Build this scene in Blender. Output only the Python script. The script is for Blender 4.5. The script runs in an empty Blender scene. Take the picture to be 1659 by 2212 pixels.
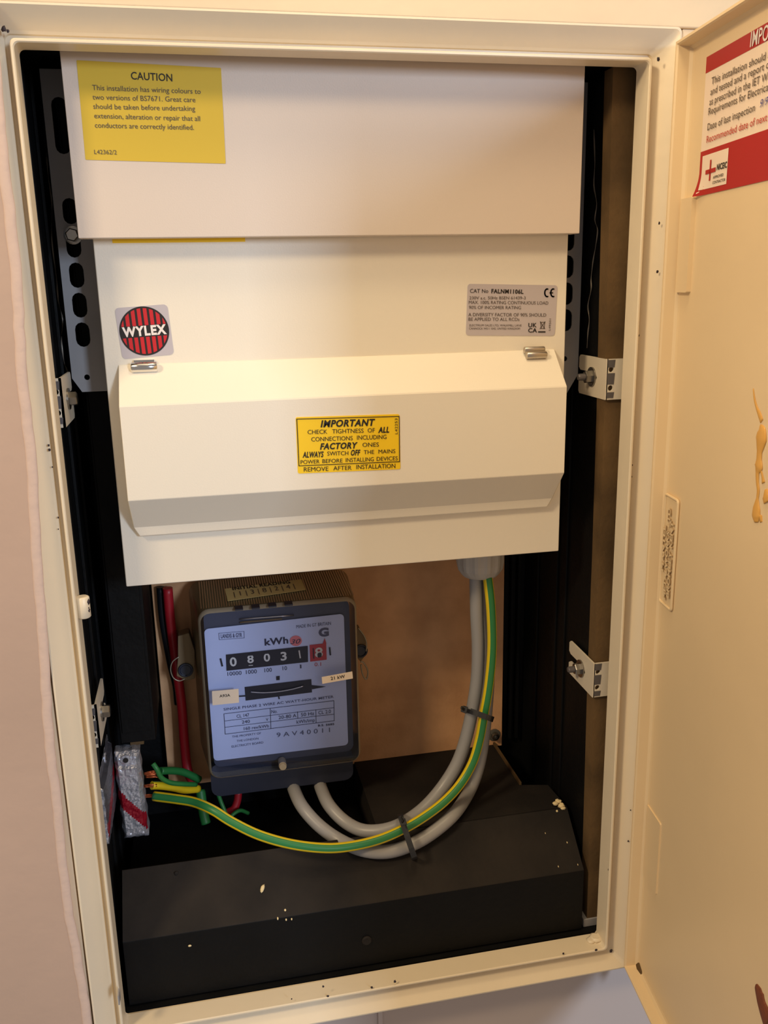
import bpy, bmesh, math, random
from mathutils import Vector, Matrix
random.seed(7)
S = bpy.context.scene
C = S.collection
# ------------------------------------------------------------------ camera
CAM_LOC = Vector((0.09168523, -0.59882973, 0.55833842))
CAM_ROT = (1.31884052, 0.01952565, -0.20553628)
FPX, CX, CY = 1926.669, 829.5, 1106.0          # focal length in pixels of a 1659 x 2212 frame
cd = bpy.data.cameras.new('camera'); cam = bpy.data.objects.new('camera', cd); C.objects.link(cam)
cam.location = CAM_LOC; cam.rotation_euler = CAM_ROT
cd.sensor_fit = 'VERTICAL'; cd.sensor_height = 36.0; cd.lens = FPX/2212*36; cd.clip_start = .01
S.camera = cam
# ------------------------------------------------------------------ world, lamps, exposure
w = bpy.data.worlds.new('room_light'); S.world = w; w.use_nodes = True
w.node_tree.nodes['Background'].inputs[0].default_value = (.62, .55, .50, 1)
w.node_tree.nodes['Background'].inputs[1].default_value = .47
def area(name, loc, tgt, sx, sy, power, col):
    ld = bpy.data.lights.new(name, 'AREA'); ld.shape = 'RECTANGLE'; ld.size = sx; ld.size_y = sy
    ld.energy = power; ld.color = col
    o = bpy.data.objects.new(name, ld); C.objects.link(o); o.location = loc
    o.rotation_euler = (Vector(tgt)-Vector(loc)).to_track_quat('-Z', 'Y').to_euler()
area('ceiling_lamp', (-.76, -.72, 1.27), (.2, 0, .45), .22, .22, 11.2, (1, .76, .46))
area('ceiling_bounce_fill', (.02, -.42, 1.62), (.2, -.1, .2), 1.0, .55, 2.2, (1, .75, .46))  # added soft fill in place of light bounced off the ceiling
area('wall_lamp', (.28, -.15, 1.06), (.2, -.05, .45), .16, .12, 1.15, (1, .76, .43))
area('window_daylight', (1.02, -2.05, .95), (.1, 0, .4), .24, .5, 23, (.66, .80, 1))
S.view_settings.view_transform = 'Standard'; S.view_settings.look = 'None'
S.view_settings.gamma = 1; S.view_settings.use_curve_mapping = False; S.view_settings.exposure = 0.0
# ------------------------------------------------------------------ measuring
MW = cam.rotation_euler.to_matrix()
def ray(px, py): return MW @ Vector(((px-CX)/FPX, (CY-py)/FPX, -1))
class Plane:                                    # a real plane of the place; at() measures a point on it
    def __init__(s, p, n, up=(0, 0, 1)):
        s.p = Vector(p); s.n = Vector(n).normalized()
        s.up = (Vector(up)-Vector(up).dot(s.n)*s.n).normalized()
    def at(s, px, py, lift=0.0):
        v = ray(px, py); q = s.p+s.n*lift
        return CAM_LOC+v*((q-CAM_LOC).dot(s.n)/v.dot(s.n))
def Yp(y): return Plane((0, y, 0), (0, -1, 0))
def Y(px, py, y): return Yp(y).at(px, py)
def Xa(px, py, x):
    v = ray(px, py); return CAM_LOC+v*((x-CAM_LOC.x)/v.x)
def crop(ox, oy, s): return lambda x, y: (ox+x/s, oy+y/s)
# ------------------------------------------------------------------ materials
def lin(c):
    f = lambda v: v/12.92 if v <= .04045 else ((v+.055)/1.055)**2.4
    return tuple(f(v/255) for v in c)+(1,)
def mat(name, rgb, rough=.5, metal=0, var=0, vscale=30, bump=0, bscale=200, rgb2=None, coat=0, lo=.35, hi=.65):
    m = bpy.data.materials.new(name); m.use_nodes = True; nt = m.node_tree
    b = nt.nodes['Principled BSDF']; c = lin(rgb)
    b.inputs['Base Color'].default_value = c
    b.inputs['Roughness'].default_value = rough; b.inputs['Metallic'].default_value = metal
    if name in ('black_bitumen_paint', 'dusty_black_steel', 'black_pvc', 'brown_hardboard', 'bare_timber'): b.inputs['Specular IOR Level'].default_value = .2
    if coat: b.inputs['Coat Weight'].default_value = coat
    tc = nt.nodes.new('ShaderNodeTexCoord')
    if var or rgb2:
        n = nt.nodes.new('ShaderNodeTexNoise'); n.inputs['Scale'].default_value = vscale; n.inputs['Detail'].default_value = 5
        nt.links.new(tc.outputs['Object'], n.inputs['Vector'])
        r = nt.nodes.new('ShaderNodeValToRGB'); r.color_ramp.elements[0].position = lo; r.color_ramp.elements[1].position = hi
        c2 = lin(rgb2) if rgb2 else tuple(x*(1-var) for x in c[:3])+(1,)
        r.color_ramp.elements[0].color = c2; r.color_ramp.elements[1].color = c
        nt.links.new(n.outputs['Fac'], r.inputs['Fac']); nt.links.new(r.outputs['Color'], b.inputs['Base Color'])
    if bump:
        n = nt.nodes.new('ShaderNodeTexNoise'); n.inputs['Scale'].default_value = bscale; n.inputs['Detail'].default_value = 3
        nt.links.new(tc.outputs['Object'], n.inputs['Vector'])
        bp = nt.nodes.new('ShaderNodeBump'); bp.inputs['Strength'].default_value = bump; bp.inputs['Distance'].default_value = .002
        nt.links.new(n.outputs['Fac'], bp.inputs['Height']); nt.links.new(bp.outputs['Normal'], b.inputs['Normal'])
    return m
def clear(name, tint, gloss=.05, rough=.05, haze=0.0, hazecol=(90, 80, 60)):
    m = bpy.data.materials.new(name); m.use_nodes = True; nt = m.node_tree; nt.nodes.remove(nt.nodes['Principled BSDF'])
    out = nt.nodes['Material Output']
    t = nt.nodes.new('ShaderNodeBsdfTransparent'); t.inputs[0].default_value = lin(tint)
    g = nt.nodes.new('ShaderNodeBsdfGlossy'); g.inputs['Roughness'].default_value = rough; g.inputs[0].default_value = (1, 1, 1, 1)
    fr = nt.nodes.new('ShaderNodeFresnel'); fr.inputs['IOR'].default_value = 1.3+gloss
    mx = nt.nodes.new('ShaderNodeMixShader'); nt.links.new(fr.outputs[0], mx.inputs[0]); nt.links.new(t.outputs[0], mx.inputs[1]); nt.links.new(g.outputs[0], mx.inputs[2])
    last = mx
    if haze:
        d = nt.nodes.new('ShaderNodeBsdfDiffuse'); d.inputs[0].default_value = lin(hazecol)
        m2 = nt.nodes.new('ShaderNodeMixShader'); m2.inputs[0].default_value = haze
        nt.links.new(mx.outputs[0], m2.inputs[1]); nt.links.new(d.outputs[0], m2.inputs[2]); last = m2
    nt.links.new(last.outputs[0], out.inputs['Surface']); return m
M = dict(
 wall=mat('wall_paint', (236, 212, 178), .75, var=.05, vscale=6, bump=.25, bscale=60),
 wall_left_shaded=mat('shaded_left_wall_paint', (197, 168, 148), .75, var=.10, vscale=5, bump=.25, bscale=60),  # same wall as above; shade on the left put into a duller colour
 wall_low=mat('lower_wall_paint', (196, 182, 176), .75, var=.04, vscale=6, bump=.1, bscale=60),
 filler=mat('white_filler', (212, 186, 170), .8, bump=.4, bscale=90),
 frame=mat('cream_gloss_paint', (233, 218, 191), .38, var=.05, vscale=9, bump=.12, bscale=70),
 door=mat('door_cream_paint', (234, 209, 168), .42, var=.07, vscale=5, bump=.10, bscale=60),
 chip=mat('bare_metal_chip', (52, 40, 44), .6),
 black=mat('black_bitumen_paint', (12, 12, 13), .6, var=.3, vscale=25, bump=.3, bscale=120),
 tray=mat('dusty_black_steel', (46, 41, 37), .75, rgb2=(30, 27, 26), vscale=14, bump=.2, bscale=150),
 wood=mat('bare_timber', (112, 88, 58), .8, rgb2=(84, 66, 44), vscale=18, bump=.15, bscale=260),
 mdf=mat('brown_hardboard', (232, 180, 134), .75, rgb2=(206, 156, 114), vscale=22, bump=.15, bscale=400),
 box=mat('white_enamel_steel', (238, 230, 214), .42, bump=.06, bscale=900),
 box_shaded=mat('shade_toned_enamel', (217, 203, 190), .45, bump=.06, bscale=900),  # upper enclosure: shade at the top of the cupboard put into the enamel colour
 plate=mat('grey_galvanised_plate', (150, 148, 150), .6, var=.1, vscale=30),
 zinc=mat('zinc_bolt', (150, 146, 140), .3, 1),
 strap=mat('painted_steel_strap', (214, 204, 186), .45),
 slot_grey=mat('bare_grey_steel', (96, 92, 94), .5, .3),
 chrome=mat('chrome', (225, 222, 218), .12, 1),
 nickel=mat('dull_nickel', (190, 182, 172), .35, 1),
 yellow=mat('yellow_label', (250, 208, 20), .5),
 yellow2=mat('yellow_vinyl', (214, 182, 52), .6),
 ink=mat('black_ink', (28, 22, 18), .6), inkg=mat('grey_ink', (88, 76, 66), .6),
 inkb=mat('dark_blue_ink', (44, 46, 72), .5), inkm=mat('meter_grey_ink', (86, 90, 118), .5),
 silver=mat('silver_label', (196, 188, 192), .45, .15),
 red=mat('label_red', (196, 26, 32), .5), red2=mat('sticker_red', (176, 30, 30), .5),
 white=mat('white_print', (236, 228, 224), .5), paper=mat('sticker_white', (240, 220, 200), .5),
 redink=mat('red_ink', (190, 70, 60), .6), blueink=mat('blue_ink', (90, 90, 150), .6),
 meterbody=mat('meter_blue_black', (38, 42, 58), .5), metergrey=mat('meter_dark_grey', (72, 76, 92), .5),
 dial=mat('meter_dial_plate', (212, 224, 255), .4, .0, var=.06, vscale=12),
 cover=clear('clear_cover', (238, 240, 250), .0, .06),
 ribbed=clear('smoky_ribbed_plastic', (170, 158, 130), .1, .25, .42, (150, 134, 100)),
 rim=clear('cover_rim', (170, 160, 140), .15, .15, .75, (176, 162, 140)),
 brownin=mat('brown_inner', (120, 100, 72), .7),
 drum=mat('register_black', (26, 28, 42), .4), digit=mat('digit_white', (226, 224, 214), .5),
 pink=mat('pink_dot', (232, 130, 132), .5), meterred=mat('register_red', (196, 62, 70), .5),
 tag=mat('cream_tag', (232, 214, 194), .6), tag2=mat('aged_cream_tag', (206, 180, 118), .7),
 cable=mat('grey_pvc', (152, 151, 152), .38), green=mat('green_pvc', (42, 122, 66), .4), yel=mat('yellow_pvc', (226, 196, 30), .4),
 dgreen=mat('green_pvc_dull', (40, 120, 60), .45), redc=mat('red_pvc', (176, 28, 40), .42), blackc=mat('black_pvc', (26, 26, 30), .4),
 tie=mat('black_nylon', (34, 34, 36), .4), gland=mat('grey_nylon_gland', (176, 172, 168), .45),
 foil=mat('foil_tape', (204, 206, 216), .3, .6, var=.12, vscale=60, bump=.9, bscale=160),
 foil_shaded=mat('shaded_foil', (96, 98, 110), .35, .5, bump=.6, bscale=120),  # second plate: its shade by the side lining is in this darker foil colour
 foilred=mat('foil_red_stripe', (150, 22, 40), .35, .2, bump=.7, bscale=160),
 copper=mat('copper', (200, 110, 70), .4, 1),
 plaster=mat('plaster_crumb', (226, 206, 160), .9, bump=.5, bscale=300),
 varnish=mat('amber_varnish', (222, 168, 84), .3), rust=mat('rust_stain', (118, 62, 36), .7, bump=.4, bscale=400),
 film=mat('silver_film', (150, 140, 128), .4, .4), lead=mat('lead_seal', (120, 116, 108), .5, .5), seal=mat('seal_wire', (170, 160, 140), .4, .6),
)
# ------------------------------------------------------------------ mesh builder
FONT = {}
def glyphs(s, shear=0, bold=0):
    k = (s, shear, bold)
    if k not in FONT:
        cu = bpy.data.curves.new('t', 'FONT'); cu.body = s; cu.size = 1; cu.shear = shear; cu.offset = bold; cu.space_character = 1+bold*3.2; cu.resolution_u = 3
        o = bpy.data.objects.new('t', cu); C.objects.link(o)
        bpy.context.view_layer.update()
        me = bpy.data.meshes.new_from_object(o.evaluated_get(bpy.context.evaluated_depsgraph_get()))
        v = [x.co.copy() for x in me.vertices]; f = [tuple(p.vertices) for p in me.polygons]
        bpy.data.objects.remove(o); bpy.data.curves.remove(cu); bpy.data.meshes.remove(me)
        FONT[k] = (v, f)
    return FONT[k]
CAP = max(v.y for v in glyphs('H')[0])
def rrect(x0, z0, x1, z1, r, n=4):
    out = []
    for cx, cz, a in ((x1-r, z1-r, 0), (x0+r, z1-r, 90), (x0+r, z0+r, 180), (x1-r, z0+r, 270)):
        for i in range(n+1):
            t = math.radians(a+90*i/n); out.append((cx+r*math.cos(t), cz+r*math.sin(t)))
    return out
def catmull(P, n=6):
    P = [Vector(p) for p in P]; Q = [P[0]*2-P[1]]+P+[P[-1]*2-P[-2]]; out = []
    for i in range(1, len(Q)-2):
        for k in range(n):
            t = k/n; a, b, c, d = Q[i-1:i+3]
            out.append(.5*((2*b)+(c-a)*t+(2*a-5*b+4*c-d)*t*t+(3*b-a-3*c+d)*t**3))
    return out+[P[-1]]
class MB:
    def __init__(s): s.v = []; s.f = []; s.m = []; s.sm = []; s.mats = []
    def mi(s, m):
        m = M[m] if isinstance(m, str) else m
        if m not in s.mats: s.mats.append(m)
        return s.mats.index(m)
    def add(s, vs, fs, m, smooth=False):
        o = len(s.v); s.v += [tuple(x) for x in vs]; i = s.mi(m)
        for f in fs: s.f.append(tuple(o+k for k in f)); s.m.append(i); s.sm.append(smooth)
        return s
    def box(s, x0, x1, y0, y1, z0, z1, m):
        vs = [(x, y, z) for x in (x0, x1) for y in (y0, y1) for z in (z0, z1)]
        return s.add(vs, [(0, 1, 3, 2), (4, 6, 7, 5), (0, 4, 5, 1), (2, 3, 7, 6), (0, 2, 6, 4), (1, 5, 7, 3)], m)
    def prism(s, poly, fn, a, b, m, smooth=False):       # poly 2-D, fn(u,v,depth) -> point
        n = len(poly); vs = [fn(u, v, a) for u, v in poly]+[fn(u, v, b) for u, v in poly]
        s.add(vs, [tuple(range(n)), tuple(range(2*n-1, n-1, -1))], m)
        return s.add(vs, [(i, (i+1) % n, n+(i+1) % n, n+i) for i in range(n)], m, smooth)
    def loft(s, rings, m, cap0=True, cap1=True, smooth=True, closed=False, mfn=None):
        n = len(rings[0]); vs = [p for r in rings for p in r]; o = len(s.v); s.v += [tuple(x) for x in vs]
        R = len(rings)
        for k in range(R if closed else R-1):
            k2 = (k+1) % R
            for i in range(n):
                j = (i+1) % n
                s.f.append((o+k*n+i, o+k*n+j, o+k2*n+j, o+k2*n+i)); s.m.append(s.mi(mfn(k, i) if mfn else m)); s.sm.append(smooth)
        if cap0: s.f.append(tuple(o+i for i in range(n))); s.m.append(s.mi(m)); s.sm.append(False)
        if cap1: s.f.append(tuple(o+(R-1)*n+i for i in reversed(range(n)))); s.m.append(s.mi(m)); s.sm.append(False)
        return s
    def tube(s, pts, r, m, n=12, sub=6, mfn=None, flat=None, closed=False, face=(0, -.85, .52)):
        P = catmull(pts, sub) if sub else [Vector(p) for p in pts]
        rings = []; F = Vector(face)
        for i, p in enumerate(P):
            t = (P[(i+1) % len(P)]-P[i-1]) if closed else (P[min(i+1, len(P)-1)]-P[max(i-1, 0)])
            t.normalize(); N = F-F.dot(t)*t
            if N.length < .05: N = Vector((0, 0, 1))-Vector((0, 0, 1)).dot(t)*t
            N.normalize(); B = t.cross(N); rr = r(i/(len(P)-1)) if callable(r) else r
            ra, rb = (rr, rr) if not flat else flat
            rings.append([p+N*(ra*math.cos(2*math.pi*k/n))+B*(rb*math.sin(2*math.pi*k/n)) for k in range(n)])
        return s.loft(rings, m, not closed, not closed, True, closed, mfn)
    def lathe(s, prof, o, ax, m, n=20, smooth=False):     # prof: (radius, along)
        ax = Vector(ax).normalized(); u = ax.orthogonal().normalized(); v = ax.cross(u); o = Vector(o)
        rings = [[o+ax*h+(u*math.cos(2*math.pi*k/n)+v*math.sin(2*math.pi*k/n))*r for k in range(n)] for r, h in prof]
        return s.loft(rings, m, True, True, smooth)
    def text(s, t, A, B, n, h, m, shear=0, bold=0, rest='', center=False):
        A = Vector(A); B = Vector(B); n = Vector(n).normalized(); U = (B-A).normalized()
        V = n.cross(U).normalized()
        if V.z < -.2 and False: V = -V
        v0, _ = glyphs(t, shear, bold); x0 = min(p.x for p in v0); x1 = max(p.x for p in v0)
        k = (B-A).length/(x1-x0); v, f = glyphs(t+rest, shear, bold)
        return s.add([A+U*((p.x-x0)*k)+V*(p.y*h/CAP) for p in v], f, m)
    def ptext(s, t, pa, pb, plane, hpx, m, lift=.0006, **kw):   # baseline given by two measured points on the plane
        A = plane.at(*pa, lift); B = plane.at(*pb, lift)
        sc = (B-A).length/math.dist(pa, pb)
        if 'hw' in kw: h = kw.pop('hw')
        else: h = hpx*sc
        return s.text(t, A, B, plane.n, h, m, **kw)
    def quad(s, plane, pc, m, lift=0, th=.0003, r=.06, nn=4, grid=None):   # four measured corners TL TR BR BL
        c = [plane.at(*p, lift) for p in pc]; W = (c[1]-c[0]).length; H = (c[3]-c[0]).length
        fn = lambda u, v, d: (c[0]*(1-u)+c[1]*u)*(1-v)+(c[3]*(1-u)+c[2]*u)*v+plane.n*d
        rr = r*min(W, H)
        poly = [(x/W, y/H) for x, y in rrect(0, 0, W, H, max(rr, 1e-5), nn)]
        return s.prism(poly, fn, 0, th, m)
    def pline(s, plane, pts, wpx, m, lift=.0006, closed=False):
        P = [plane.at(*p, lift) for p in pts]; sc = (P[1]-P[0]).length/math.dist(pts[0], pts[1]); hw = wpx*sc/2
        if closed: P.append(P[0])
        for a, b in zip(P, P[1:]):
            t = (b-a).normalized(); q = plane.n.cross(t)*hw; a2 = a-t*hw; b2 = b+t*hw
            s.add([a2-q, b2-q, b2+q, a2+q], [(0, 1, 2, 3)], m)
        return s
    def merge(s, me, fn, m):
        return s.add([fn(v.co) for v in me.vertices], [tuple(p.vertices) for p in me.polygons], m)
    def build(s, name, parent=None, label=None, bevel=0, kind=None, seg=2, recalc=True):
        me = bpy.data.meshes.new(name); off = parent.location if parent and not parent.parent else Vector((0, 0, 0))
        org = off
        if parent and parent.parent: org = Vector(parent['o'])
        if parent is None: org = Vector((0, 0, 0))
        me.from_pydata([(x-org.x, y-org.y, z-org.z) for x, y, z in s.v], [], s.f)
        for mm in s.mats: me.materials.append(mm)
        for p, i, sm in zip(me.polygons, s.m, s.sm): p.material_index = i; p.use_smooth = sm
        if recalc:
            b = bmesh.new(); b.from_mesh(me); bmesh.ops.recalc_face_normals(b, faces=b.faces); b.to_mesh(me); b.free()
        o = bpy.data.objects.new(name, me); C.objects.link(o)
        if parent: o.parent = parent; o['o'] = tuple(org)
        if label: o['label'] = label
        if kind: o['kind'] = kind
        if bevel:
            md = o.modifiers.new('b', 'BEVEL'); md.width = bevel; md.segments = seg; md.limit_method = 'ANGLE'; md.angle_limit = .6
            md.harden_normals = True
        return o
def thing(name, label, cat, loc, group=None):
    o = bpy.data.objects.new(name, None); C.objects.link(o); o.location = loc; o.empty_display_size = .02
    o['label'] = label; o['category'] = cat
    if group: o['group'] = group
    return o
def tag(o, label, cat, group=None):
    o['label'] = label; o['category'] = cat
    if group: o['group'] = group
    return o
def holed(outer, holes, th, fn, m, name, parent, **kw):   # flat plate with real holes
    cu = bpy.data.curves.new('p', 'CURVE'); cu.dimensions = '2D'; cu.fill_mode = 'BOTH'; cu.extrude = th/2
    for loop in [outer]+holes:
        sp = cu.splines.new('POLY'); sp.points.add(len(loop)-1); sp.use_cyclic_u = True
        for p, (x, y) in zip(sp.points, loop): p.co = (x, y, 0, 1)
    o = bpy.data.objects.new('p', cu); C.objects.link(o); bpy.context.view_layer.update()
    me = bpy.data.meshes.new_from_object(o.evaluated_get(bpy.context.evaluated_depsgraph_get()))
    b = MB(); b.merge(me, fn, m)
    bpy.data.objects.remove(o); bpy.data.curves.remove(cu); bpy.data.meshes.remove(me)
    return b.build(name, parent, **kw)
def blob(b, c, r, m, sq=(1, 1, 1), n=7, k=5, j=.25):
    rings = []
    for i in range(1, k):
        a = math.pi*i/k
        rings.append([Vector(c)+Vector((math.sin(a)*math.cos(6.283*q/n)*r*sq[0], math.sin(a)*math.sin(6.283*q/n)*r*sq[1], math.cos(a)*r*sq[2]))*(1+random.uniform(-j, j)) for q in range(n)])
    # jitter is applied about the centre only
    rings = [[Vector(c)+(p-Vector(c)) for p in rr] for rr in rings]
    return b.loft(rings, m)
def jblob(b, c, r, m, sq=(1, 1, 1), n=8, k=5, j=.25):
    c = Vector(c); rings = []
    for i in range(1, k):
        a = math.pi*i/k
        rings.append([c+Vector((math.sin(a)*math.cos(6.283*q/n)*sq[0], math.sin(a)*math.sin(6.283*q/n)*sq[1], math.cos(a)*sq[2]))*r*(1+random.uniform(-j, j)) for q in range(n)])
    return b.loft(rings, m)
XZ = lambda u, v, d: (u, d, v)                 # 2-D outline in the wall plane, depth along y
W, H = .400, .6974                             # opening of the cupboard

# ================================================================== the setting
b = MB()
# upper wall, right wall, lower wall (set back), all round the frame
b.box(-.7, 1.1, -.0035, .10, .7172, 1.25, 'wall')
b.box(.4212, 1.1, -.002, .10, -.018, .7172, 'wall')
# left wall: its edge wanders over the frame
ed = [(-.0085, .7172), (-.0095, .66), (-.0100, .60), (-.0112, .565), (-.0135, .51), (-.0150, .45), (-.0185, .38), (-.0225, .31), (-.0250, .24), (-.0262, .17), (-.0262, .11), (-.0245, .07), (-.0225, .04), (-.0222, 0), (-.022, -.06), (-.022, -.9)]
b.prism([(-.7, -.9), (-.7, .7172)]+ed, XZ, -.0045, .0, 'wall_left_shaded')
b.box(-.7, -.022, .0, .10, -.9, .7172, 'wall')
wf = b.build('wall_front', bevel=.0012); wf['kind'] = 'structure'
b = MB(); b.box(-.022, 1.1, .022, .10, -.9, -.0185, 'wall_low')
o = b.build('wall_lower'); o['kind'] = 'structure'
b = MB(); b.box(.2035, .2075, .0195, .022, -.9, -.02, 'wall_low')
o = b.build('trim_1', bevel=.0005); o['kind'] = 'structure'
# ridge of filler along the left edge of the frame
b = MB(); P = []
for i in range(90):
    z = .7172-i*(.7172+.05)/89
    for (xa, za), (xb, zb) in zip(ed, ed[1:]):
        if za >= z >= zb: x = xa+(xb-xa)*(za-z)/(za-zb); break
    P.append((x-.0020+random.uniform(-.0004, .0004)+.0004*math.sin(i*.45), -.0044, z))
b.tube(P, .003, 'filler', n=12, sub=2, flat=(.0013, .0034))
o = b.build('trim_2'); o['kind'] = 'structure'

# ================================================================== meter cupboard
cup = thing('meter_cupboard', 'cream painted steel meter cupboard recessed in the wall with its door open', 'cupboard', (W/2, .1, 0))
# frame: one profile swept round the opening
prof = [(0, .0185), (0, .0008), (.0006, 0), (.0016, 0), (.0022, .0008), (.0026, .0105), (.0058, .0105), (.0062, .0088), (.0078, .0076), (.0190, -.0036), (.0202, -.0034), (.0208, -.0020), (.0210, .021), (.0012, .021), (.0012, .0185)]
def frame_ring(u, y, r0=.0035, n=6):
    r = r0; out = []
    for cx, cz, a in ((W-r0+u, H-r0+u, 0), (r0-u, H-r0+u, 90), (r0-u, r0-u, 180), (W-r0+u, r0-u, 270)):
        for i in range(n+1):
            t = math.radians(a+90*i/n); out.append((cx+r*math.cos(t), y, cz+r*math.sin(t)))
    return out
b = MB(); b.loft([frame_ring(u, y) for u, y in prof], 'frame', False, False, False, True)
b.build('frame', cup)
# lining
b = MB(); b.box(-.012, .412, .200, .206, -.006, .712, 'black')
for x in (.372, .379, .386): b.box(x, x+.0025, .192, .200, .10, .70, 'black')
b.build('back_panel', cup, 'black painted back panel')
b = MB(); b.box(-.012, -.0065, .022, .200, -.006, .712, 'black')
for y in (.05, .09, .13): b.box(-.0065, -.004, y, y+.006, .0, .70, 'black')
b.build('side_panel', cup, bevel=.0006)
b = MB(); b.box(.3955, .401, .044, .200, -.006, .712, 'black')
for y in (.095, .115, .16): b.box(.3935, .3955, y, y+.004, .08, .70, 'black')
b.build('side_panel', cup, bevel=.0006)
b = MB(); b.box(-.012, .412, .0205, .200, .706, .712, 'black'); b.build('top_panel', cup)
b = MB(); b.box(-.012, .412, .0220, .200, -.0045, -.0005, 'black'); b.build('floor_panel', cup)
# bare strip of board down the right hand side with its grey steel foot
b = MB(); P = [(.3885, .012)]
pts = [(1320, 300), (1305, 900), (1295, 1200), (1283, 1500), (1274, 1800), (1268, 1985)]
q = [Y(px, py, .03) for px, py in pts]
b.prism([(q[0].x-.0006, .70)]+[(p.x, p.z) for p in q]+[(.41, q[-1].z), (.41, .70)], XZ, .030, .0435, 'wood')
b.build('timber_strip', cup, 'unpainted brown board strip')
b = MB(); b.box(.3925, .41, .029, .0415, -.0005, .0075, 'plate'); b.build('steel_foot', cup, bevel=.0006)
# folded straps, slotted ends bolted through the side lining
def strap(side, zt, zb, dip, name='fixing_strap'):
    x0 = .391 if side > 0 else .002; sg = 1 if side > 0 else -1
    s_ = cup
    b = MB(); t = .0016
    # front leaf behind the lip
    z1, z0 = zt, zb; mid = (z1+z0)/2
    xa, xb = (x0, .409) if side > 0 else (-.0062, x0)
    fl = [(xa+.0008, z0), (xb, z0), (xb, z1), (xa+.0008, z1)]
    def circ(cx, cz, r, n=14): return [(cx+r*math.cos(6.2832*i/n), cz+r*math.sin(6.2832*i/n)) for i in range(n)]
    o = holed(fl, [circ(x0+sg*.0042, mid+.0075, .0021), circ(x0+sg*.0042, mid-.0065, .0021)], t, lambda c: (c.x, .0282-c.z, c.y), 'strap', name, cup)
    # return leaf going back into the cupboard with an open slot
    L = .049; ya = .0274; yb = ya+L
    sl = lambda y: dip*(y-ya)
    out = [(ya, z0), (ya, z1), (yb-.002, z1+sl(yb)), (yb, z1-.002+sl(yb)), (yb, mid+.0055+sl(yb)), (yb-.003, mid+.0035+sl(yb)), (ya+.018, mid+.0035+sl(ya+.018)), (ya+.0155, mid+sl(ya+.0155)),
           (ya+.018, mid-.0035+sl(ya+.018)), (yb-.003, mid-.0035+sl(yb)), (yb, mid-.0055+sl(yb)), (yb, z0+.002+sl(yb)), (yb-.002, z0+sl(yb))]
    b = MB(); b.prism(out, lambda u, v, d: (d, u, v), x0, x0+sg*t, 'strap'); b.build('strap_return', o)
    # grey worn patches round the bend holes
    b = MB()
    for zc, hh in ((mid+.0118, .0028), (mid+.0005, .0042), (mid-.0118, .0022)):
        b.prism([(x0+sg*.0014, zc-hh), (x0+sg*.0066, zc-hh), (x0+sg*.0072, zc+hh), (x0+sg*.0010, zc+hh)], XZ, .02715, .0276, 'slot_grey')
    b.build('worn_patch', o, 'grey bare metal patches around the holes', kind='stuff')
    yb_ = ya+.024; zc = mid+sl(yb_)
    b = MB(); xx = x0
    b.lathe([(.0075, 0), (.0075, .0012), (.0062, .0013)], (xx, yb_, zc), (-sg, 0, 0), 'zinc', 24)
    b.lathe([(.0050, .0013), (.0050, .0055), (.0044, .0062)], (xx, yb_, zc), (-sg, 0, 0), 'zinc', 6)
    if side > 0: b.lathe([(.0027, .006), (.0027, .011), (.0020, .0118)], (xx, yb_, zc), (-sg, 0, 0), 'slot_grey', 12)
    b.build('bolt', o)
strap(1, .4995, .4690, 0)
strap(1, .2535, .2235, .02)
strap(-1, .5010, .4680, 0)
strap(-1, .2640, .2300, 0)
# black hood over the incoming supply: front face, 45 degree slope, ledge on the right
def slope_z(y): return .0605+(y-.0262)*.92
b = MB()
b.prism([(.0262, .0005), (.0262, .0605), (.0668, slope_z(.0668)), (.0668, .0005)], lambda u, v, d: (d, u, v), .0025, .3895, 'tray')
b.m[2] = b.mi('black')
b.build('hood', cup, 'dusty black sloping hood', bevel=.0012)
b = MB()
b.prism([(.2165, .0670), (.3895, .0670), (.3865, .104), (.362, .110), (.362, .188), (.2165, .188)], lambda u, v, d: (u, v, d), .0005, .0978, 'tray')
b.box(.3605, .3625, .110, .188, .0978, .1005, 'wood')
b.build('hood_ledge', cup, 'dark brown ledge behind the hood')
b = MB(); b.box(.0025, .2160, .0672, .199, .0005, .062, 'black'); b.build('hood_base', cup)
b = MB(); p = Y(792, 2031, .0262)
b.lathe([(.0042, 0), (.0042, .0008), (.0034, .0016), (.0014, .0012)], p, (0, -1, 0), 'tray', 16); b.build('screw', cup)
# keep on the left lip that the door catch pulls against
b = MB(); z1 = Y(185, 1288, .006).z; z0 = Y(185, 1334, .006).z
xc = .0036
b.lathe([(.0036, 0), (.0045, .0008), (.0045, z1-z0-.0008), (.0036, z1-z0)], (xc, .0065, z0), (0, 0, 1), 'frame', 18, True)
for dz, rr in ((.0055, .0013), (.0075, .0010), (.0105, .0011), (.012, .0016)):
    jblob(b, (xc+.0035, .0045, z0+dz), rr, 'chip', (.8, .8, 1.2))
b.build('door_catch', cup, 'cream painted round catch with dark paint chips')
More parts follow.
